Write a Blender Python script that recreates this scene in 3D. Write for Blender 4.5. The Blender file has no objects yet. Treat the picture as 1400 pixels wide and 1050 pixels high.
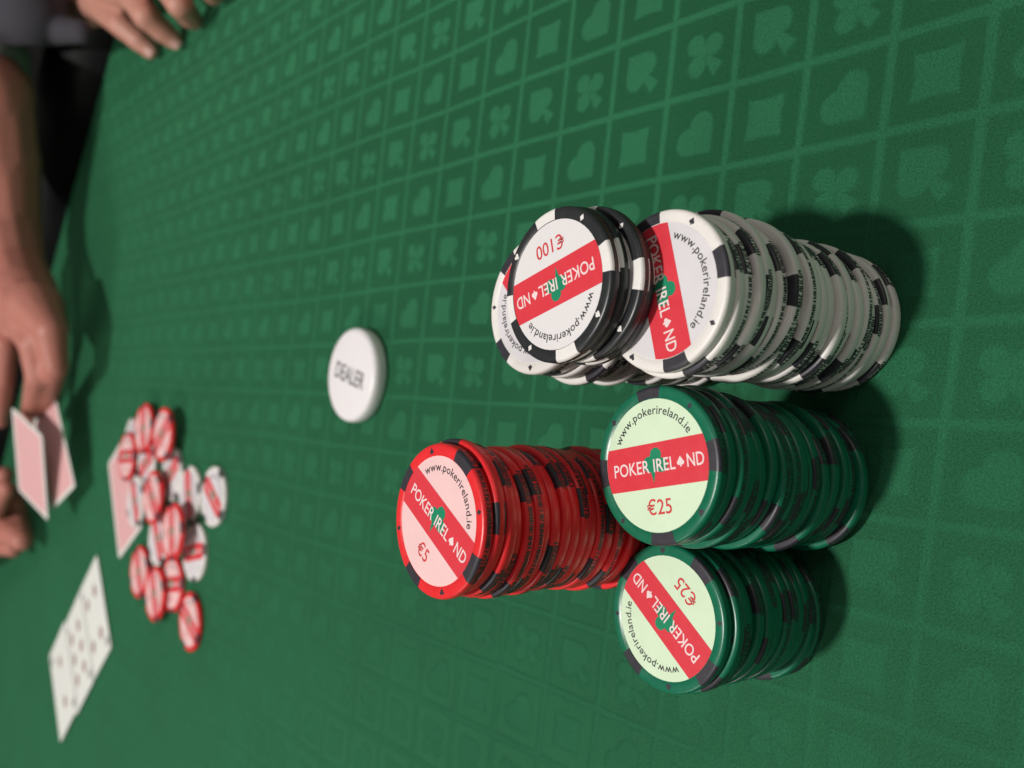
import bpy, bmesh, math, random
from mathutils import Vector, Matrix

random.seed(7)
S = bpy.context.scene
COL = S.collection
MM = 0.001

# ------------------------------------------------------------------ camera
CAM_H, PITCH, ROLL, FPX = 235.0, math.radians(39.21), math.radians(-5.06), 1257.2
cp, sp = math.cos(PITCH), math.sin(PITCH)
FW = Vector((0, cp, -sp)); UP = Vector((0, sp, cp)); RT = Vector((1, 0, 0))
cr, sr = math.cos(ROLL), math.sin(ROLL)
PX = -UP * cr - RT * sr            # the phone was held on its side
PY = -RT * cr + UP * sr
cam_data = bpy.data.cameras.new('camera')
cam = bpy.data.objects.new('camera', cam_data); COL.objects.link(cam)
m = Matrix((PX, -PY, -FW)).transposed().to_4x4()
m.translation = Vector((0, 0, CAM_H * MM))
cam.matrix_world = m
cam_data.sensor_width = 36
cam_data.lens = 36 * FPX / 1400
cam_data.clip_start = 0.01; cam_data.clip_end = 60
cam_data.dof.use_dof = True
cam_data.dof.focus_distance = 0.235
cam_data.dof.aperture_fstop = 12.5
S.camera = cam
S.render.resolution_x, S.render.resolution_y = 1024, 768

# ------------------------------------------------------------------ light (indoors, lamps over the table)
world = bpy.data.worlds.new('World'); S.world = world; world.use_nodes = True
bg = world.node_tree.nodes['Background']
bg.inputs[0].default_value = (1.0, 0.95, 0.90, 1); bg.inputs[1].default_value = 0.15
def lamp(name, loc, target, size, power, col):
    d = bpy.data.lights.new(name, 'AREA'); d.shape = 'DISK'; d.size = size; d.energy = power; d.color = col
    o = bpy.data.objects.new(name, d); COL.objects.link(o)
    o.location = Vector(loc); o.rotation_euler = (Vector(target) - Vector(loc)).to_track_quat('-Z', 'Y').to_euler()
    return o
lamp('ceiling_lamp', (-0.33, 0.38, 2.2), (0, 0.45, 0), 0.14, 42, (1.0, 0.96, 0.91))
lamp('room_lamp', (-1.9, 0.5, 1.2), (0, 0.4, 0), 0.6, 8, (1.0, 0.95, 0.88))
lamp('side_room_lamp', (1.3, -0.9, 1.0), (0, 0.2, 0), 0.6, 3, (1.0, 0.90, 0.80))
S.view_settings.view_transform = 'Standard'; S.view_settings.look = 'None'
S.view_settings.exposure = 0.0; S.view_settings.gamma = 1
S.view_settings.use_curve_mapping = False
try:
    S.cycles.use_denoising = True; S.cycles.max_bounces = 6; S.cycles.diffuse_bounces = 3; S.cycles.glossy_bounces = 3
except Exception: pass

# ------------------------------------------------------------------ helpers
def at(px, py, z=0.0):
    """metre position of the spot seen at a photograph pixel, z millimetres above the cloth"""
    d = FW * FPX + PX * (px - 700) + PY * (py - 525)
    k = (z - CAM_H) / d.z
    return (Vector((0, 0, CAM_H)) + d * k) * MM
def reading(p0, p1, z):
    a, b = at(*p0, z), at(*p1, z); return math.atan2(b.y - a.y, b.x - a.x)

def tag(o, label=None, cat=None, group=None, kind=None):
    if label: o['label'] = label
    if cat: o['category'] = cat
    if group: o['group'] = group
    if kind: o['kind'] = kind
    return o
def empty(name, loc=(0, 0, 0), rz=0.0):
    o = bpy.data.objects.new(name, None); COL.objects.link(o)
    o.empty_display_size = 0.01; o.location = loc; o.rotation_euler = (0, 0, rz); return o
def link(name, me, parent=None):
    o = bpy.data.objects.new(name, me); COL.objects.link(o)
    if parent: o.parent = parent
    return o
def mesh_from(name, verts, faces, mat, smooth=False):
    me = bpy.data.meshes.new(name); me.from_pydata([tuple(v) for v in verts], [], faces); me.update()
    me.materials.append(mat)
    if smooth:
        me.polygons.foreach_set('use_smooth', [True] * len(me.polygons))
    return me
def bm_mesh(name, bm, mat, smooth=False):
    bmesh.ops.recalc_face_normals(bm, faces=bm.faces)
    me = bpy.data.meshes.new(name); bm.to_mesh(me); bm.free(); me.materials.append(mat)
    if smooth: me.polygons.foreach_set('use_smooth', [True] * len(me.polygons))
    return me

# ------------------------------------------------------------------ materials
def new_mat(name):
    m = bpy.data.materials.new(name); m.use_nodes = True
    nt = m.node_tree; return m, nt, nt.nodes['Principled BSDF']
def plastic(name, col, rough=0.38, var=0.10, spec=0.5, scale=350, bump=0.0, coat=0.0, sss=0.0):
    m, nt, p = new_mat(name)
    tc = nt.nodes.new('ShaderNodeTexCoord')
    n = nt.nodes.new('ShaderNodeTexNoise'); n.inputs['Scale'].default_value = scale; n.inputs['Detail'].default_value = 5
    nt.links.new(tc.outputs['Object'], n.inputs['Vector'])
    mix = nt.nodes.new('ShaderNodeMix'); mix.data_type = 'RGBA'
    mix.inputs[6].default_value = (*[c * (1 - var) for c in col], 1)
    mix.inputs[7].default_value = (*[min(1, c * (1 + var)) for c in col], 1)
    nt.links.new(n.outputs['Fac'], mix.inputs[0]); nt.links.new(mix.outputs[2], p.inputs['Base Color'])
    mr = nt.nodes.new('ShaderNodeMapRange'); mr.inputs[3].default_value = rough - 0.08; mr.inputs[4].default_value = rough + 0.1
    nt.links.new(n.outputs['Fac'], mr.inputs[0]); nt.links.new(mr.outputs[0], p.inputs['Roughness'])
    p.inputs['Specular IOR Level'].default_value = spec
    p.inputs['Coat Weight'].default_value = coat
    if sss: p.inputs['Subsurface Weight'].default_value = sss; p.inputs['Subsurface Radius'].default_value = (0.006, 0.003, 0.002); p.inputs['Subsurface Scale'].default_value = 1
    if bump:
        b = nt.nodes.new('ShaderNodeBump'); b.inputs['Strength'].default_value = bump; b.inputs['Distance'].default_value = 0.0003
        nt.links.new(n.outputs['Fac'], b.inputs['Height']); nt.links.new(b.outputs[0], p.inputs['Normal'])
    return m

class N:
    """tiny expression builder over math nodes"""
    nt = None
    def __init__(s, sock): s.s = sock
    @staticmethod
    def op(o, *a, clamp=False):
        n = N.nt.nodes.new('ShaderNodeMath'); n.operation = o; n.use_clamp = clamp
        for i, x in enumerate(a):
            if isinstance(x, N): N.nt.links.new(x.s, n.inputs[i])
            else: n.inputs[i].default_value = x
        return N(n.outputs[0])
    def __add__(s, o): return N.op('ADD', s, o)
    __radd__ = __add__
    def __sub__(s, o): return N.op('SUBTRACT', s, o)
    def __rsub__(s, o): return N.op('SUBTRACT', o, s)
    def __mul__(s, o): return N.op('MULTIPLY', s, o)
    __rmul__ = __mul__
    def __neg__(s): return N.op('MULTIPLY', s, -1.0)
def nmin(a, *r):
    for b in r: a = N.op('MINIMUM', a, b)
    return a
def nmax(a, *r):
    for b in r: a = N.op('MAXIMUM', a, b)
    return a
def nabs(a): return N.op('ABSOLUTE', a)
def nlen(a, b): return N.op('SQRT', a * a + b * b)

def cloth_material():
    m, nt, p = new_mat('suited_cloth'); N.nt = nt
    tc = nt.nodes.new('ShaderNodeTexCoord')
    wn = nt.nodes.new('ShaderNodeTexNoise'); wn.inputs['Scale'].default_value = 6; wn.inputs['Detail'].default_value = 1
    nt.links.new(tc.outputs['Object'], wn.inputs['Vector'])
    sx = nt.nodes.new('ShaderNodeSeparateXYZ'); nt.links.new(tc.outputs['Object'], sx.inputs[0])
    wob = (N(wn.outputs['Fac']) - 0.5) * 0.006
    X = (N(sx.outputs[0]) + wob) * 1000.0 - 147.58; Y = (N(sx.outputs[1]) + wob) * 1000.0 - 378.42
    # lattice steps j=(1.13,-27.18), i=(-26.56,0.93)
    det = 1.13 * 0.93 - 27.18 * 26.56
    J = X * (0.93 / det) + Y * (26.56 / det)
    I = X * (27.18 / det) + Y * (1.13 / det)
    a = N.op('FRACT', J) - 0.5; b = N.op('FRACT', I) - 0.5
    pj = N.op('MODULO', N.op('FLOOR', J) + 200.0, 2.0); pi_ = N.op('MODULO', N.op('FLOOR', I) + 200.0, 2.0)
    xs = (a - b) * 0.7071; ys = (a + b) * -0.7071; ax = nabs(xs)
    def sq(a0, a1): 
        c = (a0 + a1) / 2; h = (a1 - a0) / 2
        return nmax(nabs(a - c), nabs(b - c)) - h
    def circ(u, v, r, A=a, B=b): return nlen(A - u, B - v) - r
    heart = nmin(sq(-.09, .27), circ(-.09, .09, .18), circ(.09, -.09, .18))
    stem = nmax(ax - 0.035 + (ys * 0.18), nabs(ys + 0.21) - 0.14)
    spade = nmin(sq(-.27, .07), circ(.07, -.10, .165), circ(-.10, .07, .165), stem)
    diamond = nmax(nabs(a), nabs(b)) - 0.245 + (nabs(nabs(a) - nabs(b)) * 0.10)
    club = nmin(circ(0, .17, .135, xs, ys), circ(.165, -.05, .135, ax, ys), circ(0, .02, .08, xs, ys), stem)
    rowA = heart * (1 - pj) + diamond * pj
    rowB = club * (1 - pj) + spade * pj
    suit = rowA * (1 - pi_) + rowB * pi_
    line = nmin(0.5 - nabs(a), 0.5 - nabs(b)) - 0.048
    d = nmin(suit, line)
    # woven edge is ragged
    rn = nt.nodes.new('ShaderNodeTexNoise'); rn.inputs['Scale'].default_value = 1400; rn.inputs['Detail'].default_value = 2
    nt.links.new(tc.outputs['Object'], rn.inputs['Vector'])
    d = d + (N(rn.outputs['Fac']) - 0.5) * 0.05
    mr = nt.nodes.new('ShaderNodeMapRange'); mr.interpolation_type = 'SMOOTHSTEP'
    mr.inputs[1].default_value = 0.034; mr.inputs[2].default_value = -0.034
    nt.links.new(d.s, mr.inputs[0])
    fig = N(mr.outputs[0])
    # thread grain: twill ribs, different in ground and figure
    xm = N(sx.outputs[0]) * 1000.0; ym = N(sx.outputs[1]) * 1000.0
    tw1 = N.op('SINE', (xm + ym) * 7.6); tw2 = N.op('SINE', (xm * 0.4 - ym) * 9.5) * N.op('SINE', (xm + ym * 0.4) * 9.5)
    tw = tw1 * (1 - fig) * 0.3 + tw2 * fig * 0.6
    gn = nt.nodes.new('ShaderNodeTexNoise'); gn.inputs['Scale'].default_value = 1700; gn.inputs['Detail'].default_value = 4; gn.inputs['Roughness'].default_value = 0.7
    nt.links.new(tc.outputs['Object'], gn.inputs['Vector'])
    ln = nt.nodes.new('ShaderNodeTexNoise'); ln.inputs['Scale'].default_value = 14; ln.inputs['Detail'].default_value = 4
    nt.links.new(tc.outputs['Object'], ln.inputs['Vector'])
    grain = (N(gn.outputs['Fac']) - 0.5)
    val = (1.0 + grain * 3.6 + tw * 0.07 + (N(ln.outputs['Fac']) - 0.5) * 0.6)
    mix = nt.nodes.new('ShaderNodeMix'); mix.data_type = 'RGBA'
    mix.inputs[6].default_value = (0.0060, 0.061, 0.0255, 1); mix.inputs[7].default_value = (0.0085, 0.078, 0.0345, 1)
    nt.links.new(fig.s, mix.inputs[0])
    vm = nt.nodes.new('ShaderNodeVectorMath'); vm.operation = 'SCALE'
    nt.links.new(mix.outputs[2], vm.inputs[0]); nt.links.new(val.s, vm.inputs['Scale'])
    nt.links.new(vm.outputs[0], p.inputs['Base Color'])
    bu = nt.nodes.new('ShaderNodeBump'); bu.inputs['Strength'].default_value = 0.55; bu.inputs['Distance'].default_value = 0.00025
    hgt = tw * 0.35 + grain * 1.6 + fig * 0.6
    nt.links.new(hgt.s, bu.inputs['Height']); nt.links.new(bu.outputs[0], p.inputs['Normal'])
    # satin floats lean one way in the ground and the other way in the figure
    p.inputs['Roughness'].default_value = 0.8
    p.inputs['Specular IOR Level'].default_value = 0.15
    p.inputs['Sheen Weight'].default_value = 0.6; p.inputs['Sheen Roughness'].default_value = 0.5
    p.inputs['Sheen Tint'].default_value = (0.17, 0.75, 0.36, 1)
    tg = nt.nodes.new('ShaderNodeTangent'); tg.direction_type = 'UV_MAP'
    gl = nt.nodes.new('ShaderNodeBsdfAnisotropic')
    gl.inputs['Color'].default_value = (0.0115, 0.054, 0.027, 1)
    gl.inputs['Roughness'].default_value = 0.58; gl.inputs['Anisotropy'].default_value = 0.88
    nt.links.new((fig * 0.25 + 0.125).s, gl.inputs['Rotation'])
    nt.links.new(tg.outputs[0], gl.inputs['Tangent']); nt.links.new(bu.outputs[0], gl.inputs['Normal'])
    ad = nt.nodes.new('ShaderNodeAddShader'); out = nt.nodes['Material Output']
    nt.links.new(p.outputs[0], ad.inputs[0]); nt.links.new(gl.outputs[0], ad.inputs[1]); nt.links.new(ad.outputs[0], out.inputs['Surface'])
    return m

M = dict(
    cloth=cloth_material(),
    white=plastic('white_chip_plastic', (0.80, 0.77, 0.74), 0.40, 0.05),
    black=plastic('black_chip_plastic', (0.020, 0.022, 0.025), 0.34, 0.15),
    green=plastic('green_chip_plastic', (0.004, 0.145, 0.076), 0.30, 0.12),
    red=plastic('red_chip_plastic', (0.78, 0.022, 0.028), 0.32, 0.10),
    spot_dark=plastic('dark_spot_plastic', (0.028, 0.026, 0.036), 0.42, 0.15),
    spot_white=plastic('white_spot_plastic', (0.80, 0.78, 0.76), 0.42, 0.05),
    inlay_white=plastic('white_inlay', (0.70, 0.68, 0.71), 0.36, 0.06, scale=180),
    inlay_black=plastic('white_inlay_on_black', (0.76, 0.74, 0.75), 0.30, 0.03),
    inlay_green=plastic('pale_green_inlay', (0.66, 0.82, 0.60), 0.36, 0.06, scale=180),
    inlay_red=plastic('pink_inlay', (0.86, 0.57, 0.57), 0.36, 0.06, scale=180),
    band=plastic('red_band_ink', (0.70, 0.040, 0.060), 0.34, 0.05),
    ink_green=plastic('green_emblem_ink', (0.008, 0.24, 0.12), 0.34, 0.05),
    ink_white=plastic('white_ink', (0.86, 0.70, 0.70), 0.34, 0.03),
    ink_black=plastic('black_ink', (0.03, 0.03, 0.035), 0.4, 0.1),
    ink_red=plastic('red_ink', (0.62, 0.045, 0.05), 0.4, 0.1),
    ink_brown=plastic('faded_red_ink', (0.10, 0.035, 0.03), 0.5, 0.2),
    button=plastic('dealer_button_plastic', (0.84, 0.81, 0.83), 0.35, 0.02, sss=0.1),
    card=plastic('card_paper', (0.80, 0.82, 0.78), 0.45, 0.03),
    card_back=plastic('red_card_back', (0.78, 0.44, 0.45), 0.42, 0.12, scale=900),
    pip=plastic('card_pip_ink', (0.33, 0.19, 0.17), 0.45, 0.1),
    index=plastic('card_index_ink', (0.20, 0.20, 0.21), 0.45, 0.1),
    vinyl=plastic('black_vinyl', (0.004, 0.004, 0.005), 0.55, 0.2, scale=120, bump=0.3, spec=0.2),
    floor=plastic('dark_floor', (0.004, 0.004, 0.004), 0.9, 0.3, scale=8),
    skin=plastic('skin', (0.54, 0.255, 0.195), 0.50, 0.10, scale=260, bump=0.6, sss=0.15),
    skin_tan=plastic('tanned_skin', (0.48, 0.185, 0.145), 0.50, 0.10, scale=260, bump=0.6, sss=0.15),
    nail=plastic('nail', (0.62, 0.36, 0.31), 0.32, 0.05),
    knit=plastic('dark_knit', (0.045, 0.042, 0.055), 0.9, 0.35, scale=600, bump=0.8),
    cuff=plastic('grey_cuff_cloth', (0.36, 0.31, 0.29), 0.9, 0.2, scale=700, bump=0.6),
)

# ------------------------------------------------------------------ the table
def rail_path():
    pts = []
    for k in range(61):
        t = k / 60
        x = 620 - 1500 * t
        # inner edge passes (285,922) and (62,1099), bowed like an oval table end
        y = 922 + (285 - x) * 0.794 - 0.00022 * (x - 285) * (x - 62)
        pts.append(Vector((x, y, 0)))
    return pts
path = rail_path()
# cloth: one sheet up to under the rail
def build_cloth():
    bm = bmesh.new(); uvl = bm.loops.layers.uv.new('weave')
    nx = 60; rows = 60
    grid = []
    for i, q in enumerate(path):
        tang = (path[min(i + 1, 60)] - path[max(i - 1, 0)]).normalized(); nrm = Vector((-tang.y, tang.x, 0))
        if nrm.y < 0: nrm = -nrm
        far = q + nrm * 30
        col = []
        for r in range(rows + 1):
            f = r / rows
            near = Vector((q.x, -400, 0)); v = near.lerp(far, f)
            z = 0.5 * math.sin(v.x * 0.011 + 1) * math.sin(v.y * 0.009) * min(1, max(0, (v.y - 420) / 200))
            col.append(bm.verts.new((v.x * MM, v.y * MM, z * MM)))
        grid.append(col)
    for i in range(60):
        for r in range(rows):
            f = bm.faces.new((grid[i][r], grid[i][r + 1], grid[i + 1][r + 1], grid[i + 1][r]))
            for l in f.loops: l[uvl].uv = (l.vert.co.x, l.vert.co.y)
    bmesh.ops.recalc_face_normals(bm, faces=bm.faces)
    if bm.faces[0].normal.z < 0: bmesh.ops.reverse_faces(bm, faces=bm.faces)
    me = bpy.data.meshes.new('table_cloth'); bm.to_mesh(me); bm.free(); me.materials.append(M['cloth'])
    me.polygons.foreach_set('use_smooth', [True] * len(me.polygons))
    return tag(link('table_cloth', me), kind='structure')
build_cloth()
def build_rail():
    prof = []   # (offset outward, height): padded half round
    for k in range(17):
        t = math.pi * k / 16
        prof.append((55 - 55 * math.copysign(abs(math.cos(t)) ** 0.8, math.cos(t)), 44 * math.sin(t) ** 0.75 - 2))
    prof += [(110, -60), (0, -60)]
    V, F = [], []
    n = len(prof)
    for i, q in enumerate(path):
        tang = (path[min(i + 1, 60)] - path[max(i - 1, 0)]).normalized(); nrm = Vector((-tang.y, tang.x, 0))
        if nrm.y < 0: nrm = -nrm
        for o, h in prof: V.append(((q + nrm * o) + Vector((0, 0, h))) * MM)
    for i in range(len(path) - 1):
        for k in range(n):
            F.append((i * n + k, i * n + (k + 1) % n, (i + 1) * n + (k + 1) % n, (i + 1) * n + k))
    o = link('table_rail', mesh_from('table_rail', V, F, M['vinyl'], True))
    bm = bmesh.new(); bm.from_mesh(o.data); bmesh.ops.recalc_face_normals(bm, faces=bm.faces); bm.to_mesh(o.data); bm.free()
    tag(o, 'padded black vinyl rail along the far edge of the green table', 'table rail')
build_rail()
fl = link('floor', mesh_from('floor', [(-6, -3, -.75), (6, -3, -.75), (6, 9, -.75), (-6, 9, -.75)], [(0, 1, 2, 3)], M['floor']))
tag(fl, kind='structure')

# ------------------------------------------------------------------ lettering
_gl = {}
def _text_mesh(s):
    c = bpy.data.curves.new('glyph', 'FONT'); c.body = s; c.size = 1; c.resolution_u = 3; c.fill_mode = 'FRONT'; c.offset = 0.008
    o = bpy.data.objects.new('glyph', c); COL.objects.link(o)
    dg = bpy.context.evaluated_depsgraph_get(); dg.update()
    me = o.evaluated_get(dg).to_mesh()
    V = [(v.co.x, v.co.y) for v in me.vertices]; F = [tuple(p.vertices) for p in me.polygons]
    o.evaluated_get(dg).to_mesh_clear()
    bpy.data.objects.remove(o); bpy.data.curves.remove(c)
    return V, F
def _w(s):
    V, _ = _text_mesh(s); xs = [v[0] for v in V]; return max(xs) - min(xs)
_bar = None
def glyph(ch):
    global _bar
    if ch not in _gl:
        if _bar is None: _bar = _w('||')
        if ch == ' ': _gl[ch] = ([], [], 0.30)
        else:
            V, F = _text_mesh(ch); _gl[ch] = (V, F, _w('|' + ch + '|') - _bar)
    return _gl[ch]
def layout(s, spade_at=None):
    """glyph outlines of a line, baseline y=0, centred on x=0, cap height about 0.73"""
    V, F, x = [], [], 0.0
    runs = []
    for i, ch in enumerate(s):
        v, f, w = glyph(ch)
        runs.append((x, w, v, f)); x += w
    return runs, x
def straight_text(s, width, height):
    runs, tot = layout(s); V, F = [], []
    k = width / tot; ky = height / 0.73
    for x, w, v, f in runs:
        b = len(V); V += [((x + q[0] - tot / 2) * k, (q[1] - 0.365) * ky) for q in v]; F += [tuple(b + i for i in g) for g in f]
    return V, F
def arc_text(s, radius, span, height):
    """text on an arc over the top, centred at 90 degrees, reading clockwise"""
    runs, tot = layout(s); V, F = [], []
    k = span / tot; ky = height / 0.73
    for x, w, v, f in runs:
        ang = math.pi / 2 - (x + w / 2 - tot / 2) * k
        ca, sa = math.cos(ang - math.pi / 2), math.sin(ang - math.pi / 2)
        b = len(V)
        for q in v:
            lx = (q[0] - w / 2) * k * radius; ly = q[1] * ky + radius
            V.append((lx * ca - ly * sa, lx * sa + ly * ca))
        F += [tuple(b + i for i in g) for g in f]
    return V, F
def flat_mesh(name, VF, z, mat):
    V, F = VF
    me = mesh_from(name, [(x * MM, y * MM, z * MM) for x, y in V], F, mat)
    bm = bmesh.new(); bm.from_mesh(me)
    for f in bm.faces:
        f.normal_update()
        if f.normal.z < 0: f.normal_flip()
    bm.to_mesh(me); bm.free(); return me
def poly(pts): return pts, [tuple(range(len(pts)))]

# ------------------------------------------------------------------ the chips
R, T, PITCHZ = 19.5, 3.18, 3.26
RIN = 16.3
PROF = [(16.6, T), (18.55, T), (19.0, T - .10), (19.32, T - .38), (19.5, T - .85), (19.5, .85), (19.32, .38), (19.0, .10), (18.55, 0), (16.6, 0)]
def chip_body(mat):
    prof = [(0.0, T - .16), (RIN + .1, T - .16)] + PROF + [(RIN + .1, .16), (0.0, .16)]
    n = 72; V = []; F = []
    for (r, z) in prof[1:-1]:
        for k in range(n):
            a = 2 * math.pi * k / n; V.append((r * math.cos(a) * MM, r * math.sin(a) * MM, z * MM))
    L = len(prof) - 2
    for i in range(L - 1):
        for k in range(n): F.append((i * n + k, (i + 1) * n + k, (i + 1) * n + (k + 1) % n, i * n + (k + 1) % n))
    F.append(tuple(range(n))); F.append(tuple(reversed([(L - 1) * n + k for k in range(n)])))
    me = mesh_from('chip_body', V, F, mat)
    sm = [True] * len(me.polygons); sm[-1] = sm[-2] = False
    me.polygons.foreach_set('use_smooth', sm)
    return me
def spot_mesh(mat):
    """moulded insert on the rim: wraps over the rounded shoulder of both faces and stops at the side"""
    n = 8; half = math.radians(11.5); V = []; F = []; off = 0.03
    top = [(16.45, T + off), (18.57, T + off), (19.03, T - .08), (19.35, T - .36), (19.53, T - .86), (19.3, T - .95), (18.4, T - .5), (16.45, T - .3)]
    for P in (top, [(q[0], T - q[1]) for q in top]):
        L = len(P); b0 = len(V)
        for k in range(n + 1):
            a = -half + 2 * half * k / n
            for r, z in P: V.append((r * math.cos(a) * MM, r * math.sin(a) * MM, z * MM))
        for k in range(n):
            for i in range(L): F.append((b0 + k * L + i, b0 + k * L + (i + 1) % L, b0 + (k + 1) * L + (i + 1) % L, b0 + (k + 1) * L + i))
        F.append(tuple(b0 + i for i in range(L))); F.append(tuple(reversed([b0 + n * L + i for i in range(L)])))
    me = mesh_from('edge_spot', V, F, mat)
    bm = bmesh.new(); bm.from_mesh(me); bmesh.ops.recalc_face_normals(bm, faces=bm.faces); bm.to_mesh(me); bm.free()
    return me
def edge_print(mat, seed):
    """worn fine print stamped round the chip's side: upright strokes and bars too small to read"""
    rnd = random.Random(seed); V = []; F = []
    def quad(a0, a1, z0, z1, sk=0):
        b = len(V); r = R + .025
        for a, z in ((a0, z0), (a1, z0), (a1 + sk, z1), (a0 + sk, z1)): V.append((r * math.cos(a) * MM, r * math.sin(a) * MM, z * MM))
        F.append((b, b + 1, b + 2, b + 3))
    for q in range(2):
        c0 = math.radians(45 + 180 * q)
        a = c0 - math.radians(58)
        while a < c0 + math.radians(58):
            w = rnd.uniform(.040, .075); z0, z1 = .9 + rnd.uniform(0, .12), T - .9 - rnd.uniform(0, .12)
            st = w * .33
            kind = rnd.random()
            quad(a, a + st, z0, z1, rnd.choice((0, 0, .01)))
            if kind < .7: quad(a + w * .6, a + w * .6 + st, z0, z1, rnd.choice((0, 0, -.01)))
            if kind > .25: quad(a + st, a + w * .6, z1 - .3, z1)
            if kind > .55: quad(a + st, a + w * .6, z0, z0 + .3)
            if .3 < kind < .8: quad(a + st, a + w * .6, (z0 + z1) / 2 - .14, (z0 + z1) / 2 + .14)
            a += w
    return mesh_from('edge_print', V, F, mat)
def circle_pts(cx, cy, r, n=28): return [(cx + r * math.cos(2 * math.pi * k / n), cy + r * math.sin(2 * math.pi * k / n)) for k in range(n)]
def disc_shapes(shapes):
    V, F = [], []
    for s in shapes:
        b = len(V); V += s; F.append(tuple(range(b, b + len(s))))
    return V, F
def outline_union(fn, n=72, rmax=6.0):
    """star-shaped outline r(angle) of an implicit figure fn(x,y)<0"""
    pts = []
    for k in range(n):
        a = 2 * math.pi * k / n; r = 0.05
        while r < rmax and fn(r * math.cos(a), r * math.sin(a)) < 0: r += 0.02
        pts.append((r * math.cos(a), r * math.sin(a)))
    return pts
def shamrock():
    def fn(x, y):
        d = min(math.hypot(x - .3, y - 2.3) - 1.55, math.hypot(x + 1.7, y - .35) - 1.75, math.hypot(x - 1.7, y + .15) - 1.6, math.hypot(x, y) - 1.3)
        t = max(abs(x + .55 + .25 * (y + 2.4)) - .62, abs(y + 2.2) - 1.9)
        return min(d, t)
    return outline_union(fn, 96)
def suit_outline(kind, s):
    if kind == 'diamond': return [(0, 1.15 * s), (-.85 * s, 0), (0, -1.15 * s), (.85 * s, 0)]
    if kind == 'heart':
        fn = lambda x, y: min(math.hypot(abs(x) - .5, y - .3) - .55, max(abs(x) - (y + 1.15) * .78, y - .3))
    elif kind == 'spade':
        fn = lambda x, y: min(math.hypot(abs(x) - .48, y + .25) - .5, max(abs(x) - (1.15 - y) * .72, -.25 - y), max(abs(x) - .18, abs(y + .6) - .55))
    else:
        fn = lambda x, y: min(math.hypot(x, y - .5) - .48, math.hypot(abs(x) - .52, y + .2) - .48, math.hypot(x, y) - .3, max(abs(x) - .16, abs(y + .6) - .55))
    return [(x * s, y * s) for x, y in outline_union(fn, 40, 2)]

ZI = T - .10           # inlay face
hb = 5.5               # half width of the red band
def band_pts():
    a = math.asin(hb / RIN); pts = []
    for k in range(9): t = -a + 2 * a * k / 8; pts.append((RIN * math.cos(t), RIN * math.sin(t)))
    for k in range(9): t = math.pi - a + 2 * a * k / 8; pts.append((RIN * math.cos(t), RIN * math.sin(t)))
    return pts
def text_poker():
    V, F = straight_text('POKER IREL', 20.4, 3.3)
    V = [(x - 3.9, y) for x, y in V]
    # the A of IRELAND is a spade
    b = len(V); sp_ = [(x + 7.95, y - .05) for x, y in suit_outline('spade', 1.12)]
    V += sp_; F.append(tuple(range(b, b + len(sp_))))
    V2, F2 = straight_text('ND', 5.5, 3.3); b = len(V)
    V += [(x + 12.45, y) for x, y in V2]; F += [tuple(b + i for i in f) for f in F2]
    return V, F
inlay_mesh_cache = {}
def disc_mesh(name, r, z0, z1, mat, n=56):
    bm = bmesh.new(); bmesh.ops.create_cone(bm, cap_ends=True, segments=n, radius1=r * MM, radius2=r * MM, depth=(z1 - z0) * MM,
                                            matrix=Matrix.Translation((0, 0, (z0 + z1) / 2 * MM)))
    return bm_mesh(name, bm, mat)
KIND = {
    'white': dict(body='white', spot='spot_dark', mark='spot_dark', inlay='inlay_white', print='ink_black', value=None),
    'black': dict(body='black', spot='spot_white', mark='spot_white', inlay='inlay_black', print='ink_brown', value='€100'),
    'green': dict(body='green', spot='spot_dark', mark='spot_dark', inlay='inlay_green', print='ink_black', value='€25'),
    'red': dict(body='red', spot='spot_dark', mark='spot_dark', inlay='inlay_red', print='ink_black', value='€5'),
}
band_me = flat_mesh('red_band', poly(band_pts()), ZI + .03, M['band'])
sham_me = flat_mesh('shamrock', poly([(x * 1.15, y * 1.1) for x, y in shamrock()]), ZI + .05, M['ink_green'])
name_me = flat_mesh('name_lettering', text_poker(), ZI + .07, M['ink_white'])
url_me = flat_mesh('web_address', arc_text('www.pokerireland.ie', 12.5, math.radians(122), 2.2), ZI + .03, M['ink_black'])
for k, d in KIND.items():
    d['m_body'] = chip_body(M[d['body']]); d['m_spot'] = spot_mesh(M[d['spot']])
    d['m_print'] = [edge_print(M[d['print']], s) for s in (1, 2, 3)]
    d['m_inlay'] = disc_mesh('inlay', RIN, .10, ZI, M[d['inlay']])
    if d['value']:
        V, F = straight_text(d['value'], {4: 10.6, 3: 8.2, 2: 5.4}[len(d['value'])], 3.8)
        d['m_value'] = flat_mesh('value_lettering', ([(x, y - 10.0) for x, y in V], F), ZI + .03, M['ink_red'])
    d['m_mark'] = [flat_mesh('suit_mark', ([(x + 0, y + 17.65) for x, y in suit_outline(s, .82)], [tuple(range(len(suit_outline(s, .82))))]), T + .03, M[d['mark']])
                   for s in ('spade', 'diamond', 'heart', 'diamond')]
CHIP_N = [0]
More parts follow.
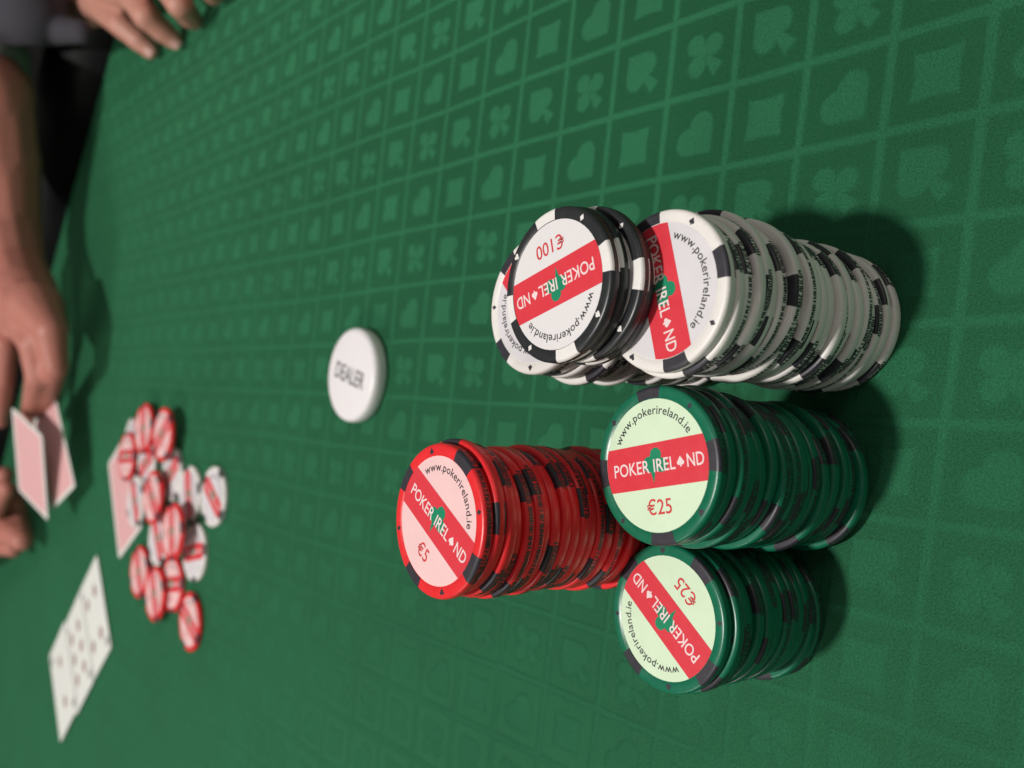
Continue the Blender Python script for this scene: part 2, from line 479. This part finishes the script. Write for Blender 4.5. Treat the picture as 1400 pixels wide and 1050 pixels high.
def chip(kind, x, y, z, rz, label, group, full=False, tilt=(0, 0), printed=True, marks=False):
    d = KIND[kind]; CHIP_N[0] += 1
    o = empty('poker_chip', (x * MM, y * MM, z * MM), rz)
    o.rotation_euler = (tilt[0], tilt[1], rz)
    tag(o, label, 'poker chip', group)
    link('body', d['m_body'], o)
    for q in range(4):
        s = link('edge_spot', d['m_spot'], o); s.rotation_euler.z = q * math.pi / 2
    if full or marks:
        for q in range(4):
            s = link('suit_mark', d['m_mark'][q], o); s.rotation_euler.z = q * math.pi / 2 + math.pi / 4
    if printed and (CHIP_N[0] * 7) % 5 < 4: tag(link('edge_print', d['m_print'][CHIP_N[0] % 3], o), kind='stuff')
    if full or marks:
        i = link('inlay', d['m_inlay'], o)
        if full:
            link('red_band', band_me, i); link('shamrock', sham_me, i); link('name_lettering', name_me, i); link('web_address', url_me, i)
            if d['value']: link('value_lettering', d['m_value'], i)
    return o
ORD = ['topmost', 'second', 'third', 'fourth', 'fifth', 'sixth', 'seventh', 'eighth', 'ninth', 'tenth', 'eleventh', 'twelfth', 'thirteenth',
       'fourteenth', 'fifteenth', 'sixteenth', 'seventeenth', 'eighteenth', 'nineteenth', 'twentieth', 'twenty-first', 'twenty-second',
       'twenty-third', 'twenty-fourth', 'twenty-fifth', 'twenty-sixth', 'twenty-seventh', 'twenty-eighth', 'twenty-ninth', 'thirtieth', 'thirty-first']
def stack(kind, n, base, top, z0, rz_top, where, top_label, group, jit, bumps={}, seed=1, rots={}):
    rnd = random.Random(seed)
    for k in range(n):                 # k = 0 at the bottom
        fromtop = n - 1 - k
        t = k / max(1, n - 1)
        x = base[0] + (top[0] - base[0]) * t; y = base[1] + (top[1] - base[1]) * t
        if fromtop:
            x += rnd.uniform(-jit, jit); y += rnd.uniform(-jit, jit)
            dx, dy = bumps.get(fromtop, (0, 0)); x += dx; y += dy
            rz = rnd.uniform(0, 6.28)
            if fromtop in rots: rz = rz_top + math.radians(rots[fromtop])
            lab = f'{kind} chip, {ORD[fromtop]} from the top of {where}'
            if fromtop == n - 1: lab = f'{kind} chip at the very bottom of {where}'
        else: rz = rz_top; lab = top_label
        chip(kind, x, y, z0 + k * PITCHZ, rz, lab, group, full=(fromtop == 0), marks=(fromtop in (1, 2)))

zt = 71.5
stack('white', 22, (25.4, 145.9), (25.1, 147.6), 0, reading((885, 325), (905, 485), zt) + math.radians(4),
      'the front white stack nearest the right edge', 'white chip face up on the front white stack, red band running down', 'chips of the front white stack', 1.15,
      {1: (-1.6, .5), 2: (-1.2, -.6), 4: (1.3, -.8), 6: (.9, .8), 7: (1.5, -1.0), 11: (-.6, -1.0), 15: (.8, .4), 21: (.5, -.6)}, 3)
stack('white', 22, (23.5, 193.5), (22.5, 193.8), 0, reading((730, 500), (694, 440), zt),
      'the rear white stack half under the black chips', 'white chip face up on the rear white stack, mostly under the black chips', 'chips of the rear white stack', .8,
      {2: (.8, 0), 5: (-1.2, 0), 9: (-1, .5), 13: (-.8, 0)}, 5)
stack('black', 4, (25.9, 168.6), (25.5, 170.8), 22 * PITCHZ, reading((825, 345), (700, 415), 85),
      'the black pile bridging the two white stacks', 'black €100 chip face up, bridging the two white stacks', 'black chips bridging the white stacks', .3,
      {1: (.1, 1.0), 2: (.4, -1.6), 3: (0.0, .3)}, 9, {1: 2, 2: -14, 3: -6})
stack('green', 20, (-19.0, 150.0), (-16.6, 150.5), 0, reading((833, 652), (967, 630), 65),
      'the taller green stack between white and green', 'green €25 chip face up on the taller green stack beside the white chips', 'chips of the taller green stack', .85,
      {1: (1.2, .3), 2: (.8, -1.3), 3: (.4, -1.0), 5: (-.8, .9), 7: (-1.0, -.8), 10: (.3, -.9), 13: (-.9, -.5), 15: (-.5, 1.2), 18: (-.5, -.6)}, 12)
stack('green', 14, (-57.8, 160.6), (-58.1, 159.5), 0, reading((960, 905), (868, 780), 45),
      'the shorter green stack at the lower right', 'green €25 chip face up on the shorter green stack, band slanting', 'chips of the shorter green stack', .6,
      {1: (.5, -.9), 2: (0, -.8), 4: (.6, -.3), 5: (.2, -.9), 10: (.6, .4), 12: (-2.0, .3), 13: (-1.4, -.6)}, 21)
stack('red', 31, (-36.5, 193.6), (-35.9, 189.3), 0, reading((560, 665), (635, 770), 101),
      'the tall red stack behind the green ones', 'red €5 chip face up on the tall red stack', 'chips of the tall red stack', .8,
      {1: (.6, -.8), 2: (.5, -1.0), 3: (-.8, .5), 5: (.3, -1.0), 9: (.7, -.5), 10: (.2, -1.1), 14: (-.4, -.8), 18: (-1.5, .2), 19: (-1.2, 0)}, 33)

# ------------------------------------------------------------------ dealer button
def dealer_button():
    c = at(477, 512, 8.5)
    o = empty('dealer_button', (c.x, c.y, 0), reading((457, 500), (497, 520), 9))
    tag(o, 'round white button reading DEALER lying alone on the green cloth', 'dealer button')
    rr, h = 23.6, 8.2
    prof = [(rr - 3.0, h), (rr - 1.6, h - .25), (rr - .6, h - .9), (rr - .1, h - 2.0), (rr, h / 2), (rr - .1, 2.0), (rr - .6, .9), (rr - 1.6, .25), (rr - 3, 0.05)]
    n = 80; V = []; F = []
    for r, z in prof:
        for k in range(n): a = 2 * math.pi * k / n; V.append((r * math.cos(a) * MM, r * math.sin(a) * MM, z * MM))
    L = len(prof)
    for i in range(L - 1):
        for k in range(n): F.append((i * n + k, (i + 1) * n + k, (i + 1) * n + (k + 1) % n, i * n + (k + 1) % n))
    F.append(tuple(range(n))); F.append(tuple(reversed([(L - 1) * n + k for k in range(n)])))
    me = mesh_from('disc', V, F, M['button'], True); link('disc', me, o)
    link('lettering', flat_mesh('lettering', straight_text('DEALER', 30, 8.6), h + .04, M['ink_black']), o)
dealer_button()

# ------------------------------------------------------------------ playing cards
def rounded_rect(w, h, r, n=5):
    pts = []
    for cx, cy, a0 in ((w / 2 - r, h / 2 - r, 0), (-w / 2 + r, h / 2 - r, 90), (-w / 2 + r, -h / 2 + r, 180), (w / 2 - r, -h / 2 + r, 270)):
        for k in range(n): a = math.radians(a0 + 90 * k / (n - 1)); pts.append((cx + r * math.cos(a), cy + r * math.sin(a)))
    return pts
def slab(name, pts, z0, z1, mat):
    n = len(pts); V = [(x * MM, y * MM, z0 * MM) for x, y in pts] + [(x * MM, y * MM, z1 * MM) for x, y in pts]
    F = [tuple(reversed(range(n))), tuple(range(n, 2 * n))] + [(k, (k + 1) % n, n + (k + 1) % n, n + k) for k in range(n)]
    return mesh_from(name, V, F, mat)
CW, CH, CT = 63.0, 88.0, 0.32
card_me = slab('card_sheet', rounded_rect(CW, CH, 3.2), 0, CT, M['card'])
back_me = flat_mesh('back_print', poly(rounded_rect(CW - 7, CH - 7, 1.5)), CT + .03, M['card_back'])
pip_me = flat_mesh('pip', poly(suit_outline('diamond', 6.4)), CT + .03, M['pip'])
idx_me = flat_mesh('corner_mark', poly(suit_outline('spade', 4.6)), CT + .03, M['index'])
def card(label, group, pips=None, back=False):
    o = empty('playing_card'); tag(o, label, 'playing card', group)
    link('card_sheet', card_me, o)
    if back: link('back_print', back_me, o)
    if pips:
        for x, y in pips: p = link('pip', pip_me, o); p.location = (x * MM, y * MM, 0)
        for s in (-1, 1):
            p = link('corner_mark', idx_me, o); p.location = (s * -25 * MM, s * 35 * MM, 0)
            if s < 0: p.rotation_euler.z = math.pi
    return o
# three board cards laid overlapping in a row
A, B, C_, D_ = Vector((-181.4, 836)), Vector((-235.5, 760)), Vector((-352, 882)), Vector((-306.6, 953.6))
row_dir = ((D_ - A) + (C_ - B)).normalized(); up_dir = Vector((-row_dir.y, row_dir.x))
mid = (A + B + C_ + D_) / 4
board = [('white face up card at the pile end of the row of three', [(-12, 20), (12, 20), (-12, -20), (12, -20)]),
         ('white face up card in the middle of the row of three', [(-12, 20), (12, 20), (-12, 0), (12, 0), (-12, -20), (12, -20)]),
         ('white face up card at the outer end of the row of three', [(0, 20), (0, -20)])]
for k, (lab, pips) in enumerate(board):
    o = card(lab, 'board cards', pips)
    q = mid + row_dir * (k - 1) * 54 + up_dir * (0, 1.5, 0)[k]
    o.location = (q.x * MM, q.y * MM, (0.6 + .5 * k) * MM)
    o.rotation_euler = (0, math.radians(.3), math.atan2(row_dir.y, row_dir.x) + math.radians((-1, .5, 1)[k]))
# a face down card under the chips
o = card('face down red backed card with white border under the chip pile', None, back=True)
a, b = at(150, 636), at(164, 762)
e = (b - a).normalized(); nrm = Vector((-e.y, e.x, 0))
if nrm.y > 0: nrm = -nrm
c = (a + b) / 2 + nrm * (CW / 2 * MM)
o.location = (c.x, c.y, .0007); o.rotation_euler = (0, 0, math.atan2(e.y, e.x) + math.pi / 2)

# ------------------------------------------------------------------ far pile of bet chips
# (colour, photo x, photo y, two points giving the band direction, label), lowest first
PILE = [
    ('white', 199, 634, (1, -1.4), 'white chip at the middle of the far pile, under a red one beside the card'),
    ('white', 184, 686, (.15, 1), 'white chip lying on the face down card'),
    ('white', 233, 648, (.55, -1), 'white chip of the far pile with slanting band, between red and white chips'),
    ('white', 257, 676, (.05, 1), 'white chip of the far pile with lengthwise band, second from the near end'),
    ('white', 290, 679, (.45, 1), 'white chip at the near end of the far pile, closest to the big stacks'),
    ('white', 215, 737, (.2, 1), 'white chip half hidden under the large red chip in the far pile'),
    ('white', 264, 755, (1, -.25), 'white chip of the far pile with its red band across, beside bare cloth'),
    ('red', 189, 782, (.12, 1), 'red chip of the far pile next to the corner of the face down card'),
    ('red', 234, 799, (1, -.1), 'red chip of the far pile with its band running across'),
    ('red', 210, 812, (.1, 1), 'red chip of the far pile next to the row of white cards'),
    ('red', 258, 850, (.5, 1), 'red chip at the outermost tip of the far pile'),
    ('white', 180, 604, (1, .3), 'white chip peeking out behind the red chips at the top of far pile'),
    ('red', 195, 586, (.02, 1), 'red chip at the far top end of the pile'),
    ('red', 221, 594, (.5, -1), 'red chip beside the topmost one of the far pile, band slanting'),
    ('red', 172, 624, (1, -.1), 'red chip resting on the corner of the face down card'),
    ('red', 207, 680, (.3, 1), 'red chip at the heart of the far pile, resting on other chips'),
    ('red', 234, 727, (.03, 1), 'red chip lying on top of a white one in the middle of the far pile'),
]
placed = []
for kind, px, py, dr, lab in PILE:
    z = 1.1 if lab.find('card') >= 0 and px < 200 else 0.15
    for it in range(6):
        q = at(px, py, z + T) / MM; zz = z
        for (x, y, zc) in placed:
            if math.hypot(q.x - x, q.y - y) < 36.5: zz = max(zz, zc + PITCHZ)
        if zz == z: break
        z = zz
    placed.append((q.x, q.y, z))
    rz = reading((px, py), (px + dr[0] * 8, py + dr[1] * 8), z)
    chip(kind, q.x, q.y, z, rz, lab, 'chips of the far pile', full=True, tilt=(random.uniform(-.02, .02), random.uniform(-.02, .02)), printed=False)

# ------------------------------------------------------------------ hands
def flesh(name, chains, mat, parent, voxel=2.2, smooth=8):
    """one continuous skin: tapered limbs fused by a voxel remesh. chains: lists of (point_mm, radius_mm)"""
    bm = bmesh.new()
    for ch in chains:
        for i, (p, r) in enumerate(ch):
            bmesh.ops.create_icosphere(bm, subdivisions=3, radius=r * MM, matrix=Matrix.Translation(p * MM))
            if i:
                p0, r0 = ch[i - 1]; ax = p - p0; L = ax.length
                steps = max(2, int(L / 4))
                for s in range(1, steps):
                    t = s / steps
                    bmesh.ops.create_icosphere(bm, subdivisions=2, radius=(r0 + (r - r0) * t) * MM, matrix=Matrix.Translation((p0 + ax * t) * MM))
    me = bpy.data.meshes.new(name); bm.to_mesh(me); bm.free()
    o = bpy.data.objects.new(name, me); COL.objects.link(o)
    rm = o.modifiers.new('fuse', 'REMESH'); rm.mode = 'VOXEL'; rm.voxel_size = voxel * MM
    sm = o.modifiers.new('soften', 'SMOOTH'); sm.iterations = smooth; sm.factor = .5
    dg = bpy.context.evaluated_depsgraph_get(); dg.update()
    me2 = bpy.data.meshes.new_from_object(o.evaluated_get(dg))
    bpy.data.objects.remove(o)
    me2.name = name; me2.materials.clear(); me2.materials.append(mat)
    me2.polygons.foreach_set('use_smooth', [True] * len(me2.polygons))
    return link(name, me2, parent)
def P(px, py, z): return at(px, py, z) / MM
def nail(parent, tip, prev, up, r, mat):
    d = (tip - prev).normalized(); u = (up - d * up.dot(d)).normalized(); s = d.cross(u)
    V, F = [], []
    nx, ny = 6, 6
    for i in range(nx + 1):
        for j in range(ny + 1):
            a = (i / nx - .5) * 1.5; l = (j / ny - .5) * r * 1.25
            w = .8 * (1 - .25 * abs(j / ny - .5) ** 2)
            V.append((tip + d * (l + r * .1) + s * (math.sin(a) * r * w) + u * (math.cos(a) * r * .96 + .15)) * MM)
    for i in range(nx):
        for j in range(ny): b = i * (ny + 1) + j; F.append((b, b + 1, b + ny + 2, b + ny + 1))
    link('nail', mesh_from('nail', V, F, mat, True), parent)

# the player whose knitted sleeve comes in at the upper corner: a relaxed fist on the cloth
per = empty('person', at(120, 0, 0))
tag(per, 'person in dark grey knitted sleeve resting a loosely closed hand on the cloth', 'person')
inv = per.location.copy()
hand = [
    [(P(-10, -60, 55), 26), (P(60, -30, 42), 24), (P(110, -22, 34), 22), (P(150, -25, 31), 20)],
    [(P(90, -5, 36), 20), (P(118, 12, 30), 15), (P(128, 20, 27), 11)],
    [(P(110, -5, 32), 18), (P(138, 10, 33), 12.5), (P(166, 34, 29), 10.5), (P(190, 55, 17), 9.2), (P(205, 68, 9), 7.6)],
    [(P(135, -18, 33), 17), (P(182, -8, 34), 12.5), (P(200, 22, 30), 10.5), (P(222, 42, 17), 9.2), (P(236, 53, 9), 7.8)],
    [(P(165, -35, 32), 17), (P(225, -30, 32), 12), (P(246, 6, 26), 9.8), (P(258, 22, 14), 8.6), (P(264, 27, 9), 7.4)],
    [(P(190, -45, 30), 15), (P(262, -50, 28), 10.5), (P(285, -20, 20), 8.5), (P(292, -8, 10), 7.5)],
]
off = inv / MM
def shift(chs, o): return [[(p - o, r) for p, r in c] for c in chs]
h = flesh('hand', shift(hand, off), M['skin'], per, 1.8, 6)
for c in hand[2:5]: nail(h, c[-1][0] - off, c[-2][0] - off, Vector((.1, -.35, 1)), c[-1][1], M['nail'])
sleeve = [[(P(-150, -10, 112), 46), (P(-60, 2, 102), 42), (P(0, 9, 90), 36), (P(44, 12, 76), 30)],
          [(P(24, 26, 78), 25), (P(72, 40, 58), 14), (P(112, 44, 46), 10)]]
flesh('sleeve', shift(sleeve, off), M['knit'], per, 2.5, 4)

# the dealer: bare forearm over the rail, hands gathering cards
per2 = empty('person', at(60, 450, 0))
tag(per2, 'person with bare forearm reaching over the rail, gathering red backed cards', 'person')
off = per2.location / MM
arm = [
    [(P(-70, 30, 105), 40), (P(-14, 130, 92), 38), (P(-4, 220, 78), 38), (P(6, 310, 66), 33), (P(18, 365, 60), 29)],
    [(P(18, 365, 60), 29), (P(32, 405, 56), 30), (P(48, 440, 52), 24)],
    [(P(5, 385, 60), 26), (P(15, 430, 58), 22)],
    [(P(48, 420, 54), 24), (P(70, 452, 48), 14), (P(76, 500, 42), 11), (P(66, 540, 34), 9.5), (P(58, 560, 30), 8)],
    [(P(30, 430, 58), 20), (P(46, 470, 56), 13), (P(52, 515, 50), 11), (P(44, 555, 40), 9.5), (P(38, 572, 35), 8)],
    [(P(12, 430, 62), 18), (P(8, 470, 66), 12), (P(4, 520, 62), 10.5), (P(2, 560, 52), 9), (P(2, 575, 46), 8)],
    [(P(-5, 430, 66), 16), (P(-20, 465, 72), 11), (P(-22, 505, 70), 9), (P(-18, 540, 60), 8)],
    [(P(30, 400, 44), 16), (P(58, 455, 30), 12), (P(66, 505, 25), 10), (P(62, 545, 24), 8.5)],
]
flesh('hand_and_forearm', shift(arm, off), M['skin_tan'], per2, 2.2, 8)
arm2 = [
    [(P(-90, 760, 60), 32), (P(-40, 735, 48), 28), (P(-12, 715, 40), 22)],
    [(P(-12, 715, 38), 20), (P(20, 730, 26), 13), (P(30, 738, 22), 11), (P(24, 700, 20), 9.5), (P(18, 672, 22), 8)],
    [(P(-14, 720, 36), 18), (P(8, 745, 24), 12), (P(18, 748, 20), 10.5), (P(12, 710, 16), 9)],
    [(P(-20, 690, 42), 16), (P(-4, 665, 42), 11), (P(6, 650, 40), 9)],
    [(P(-20, 705, 42), 15), (P(-6, 690, 48), 11), (P(8, 668, 46), 8.5)],
]
flesh('hand', shift(arm2, off), M['skin_tan'], per2, 2.0, 6)
cuff = [[(P(-110, 0, 112), 52), (P(-55, 50, 102), 46), (P(-26, 82, 97), 42)]]
flesh('cuff', shift(cuff, off), M['cuff'], per2, 2.5, 4)

# cards in the dealer's hands
def held_card(p2, p1, p3, lab):
    ex = (p1 - p2).normalized(); ey = (p3 - p2); ey = (ey - ex * ey.dot(ex)).normalized(); ez = ex.cross(ey)
    o = card(lab, 'cards in the hands', back=True)
    if ez.z < 0: flip = True
    else: flip = False
    c = p2 + ex * (CH / 2) + ey * (CW / 2)
    # local y is the long side
    lx, ly = (ey, ex) if not flip else (-ey, ex)
    lz = lx.cross(ly)
    if lz.z < 0: lx = -lx; lz = -lz
    mt = Matrix((lx, ly, lz)).transposed().to_4x4(); mt.translation = c * MM
    o.matrix_world = mt
held_card(P(103, 665, 16), P(78, 552, 28), P(62, 722, 20), 'red backed card held lowest by the gathering hands, corner pointing at the chips')
held_card(P(66, 712, 24), P(58, 596, 42), P(4, 664, 44), 'red backed card in the hands, partly out of the picture at the left edge')
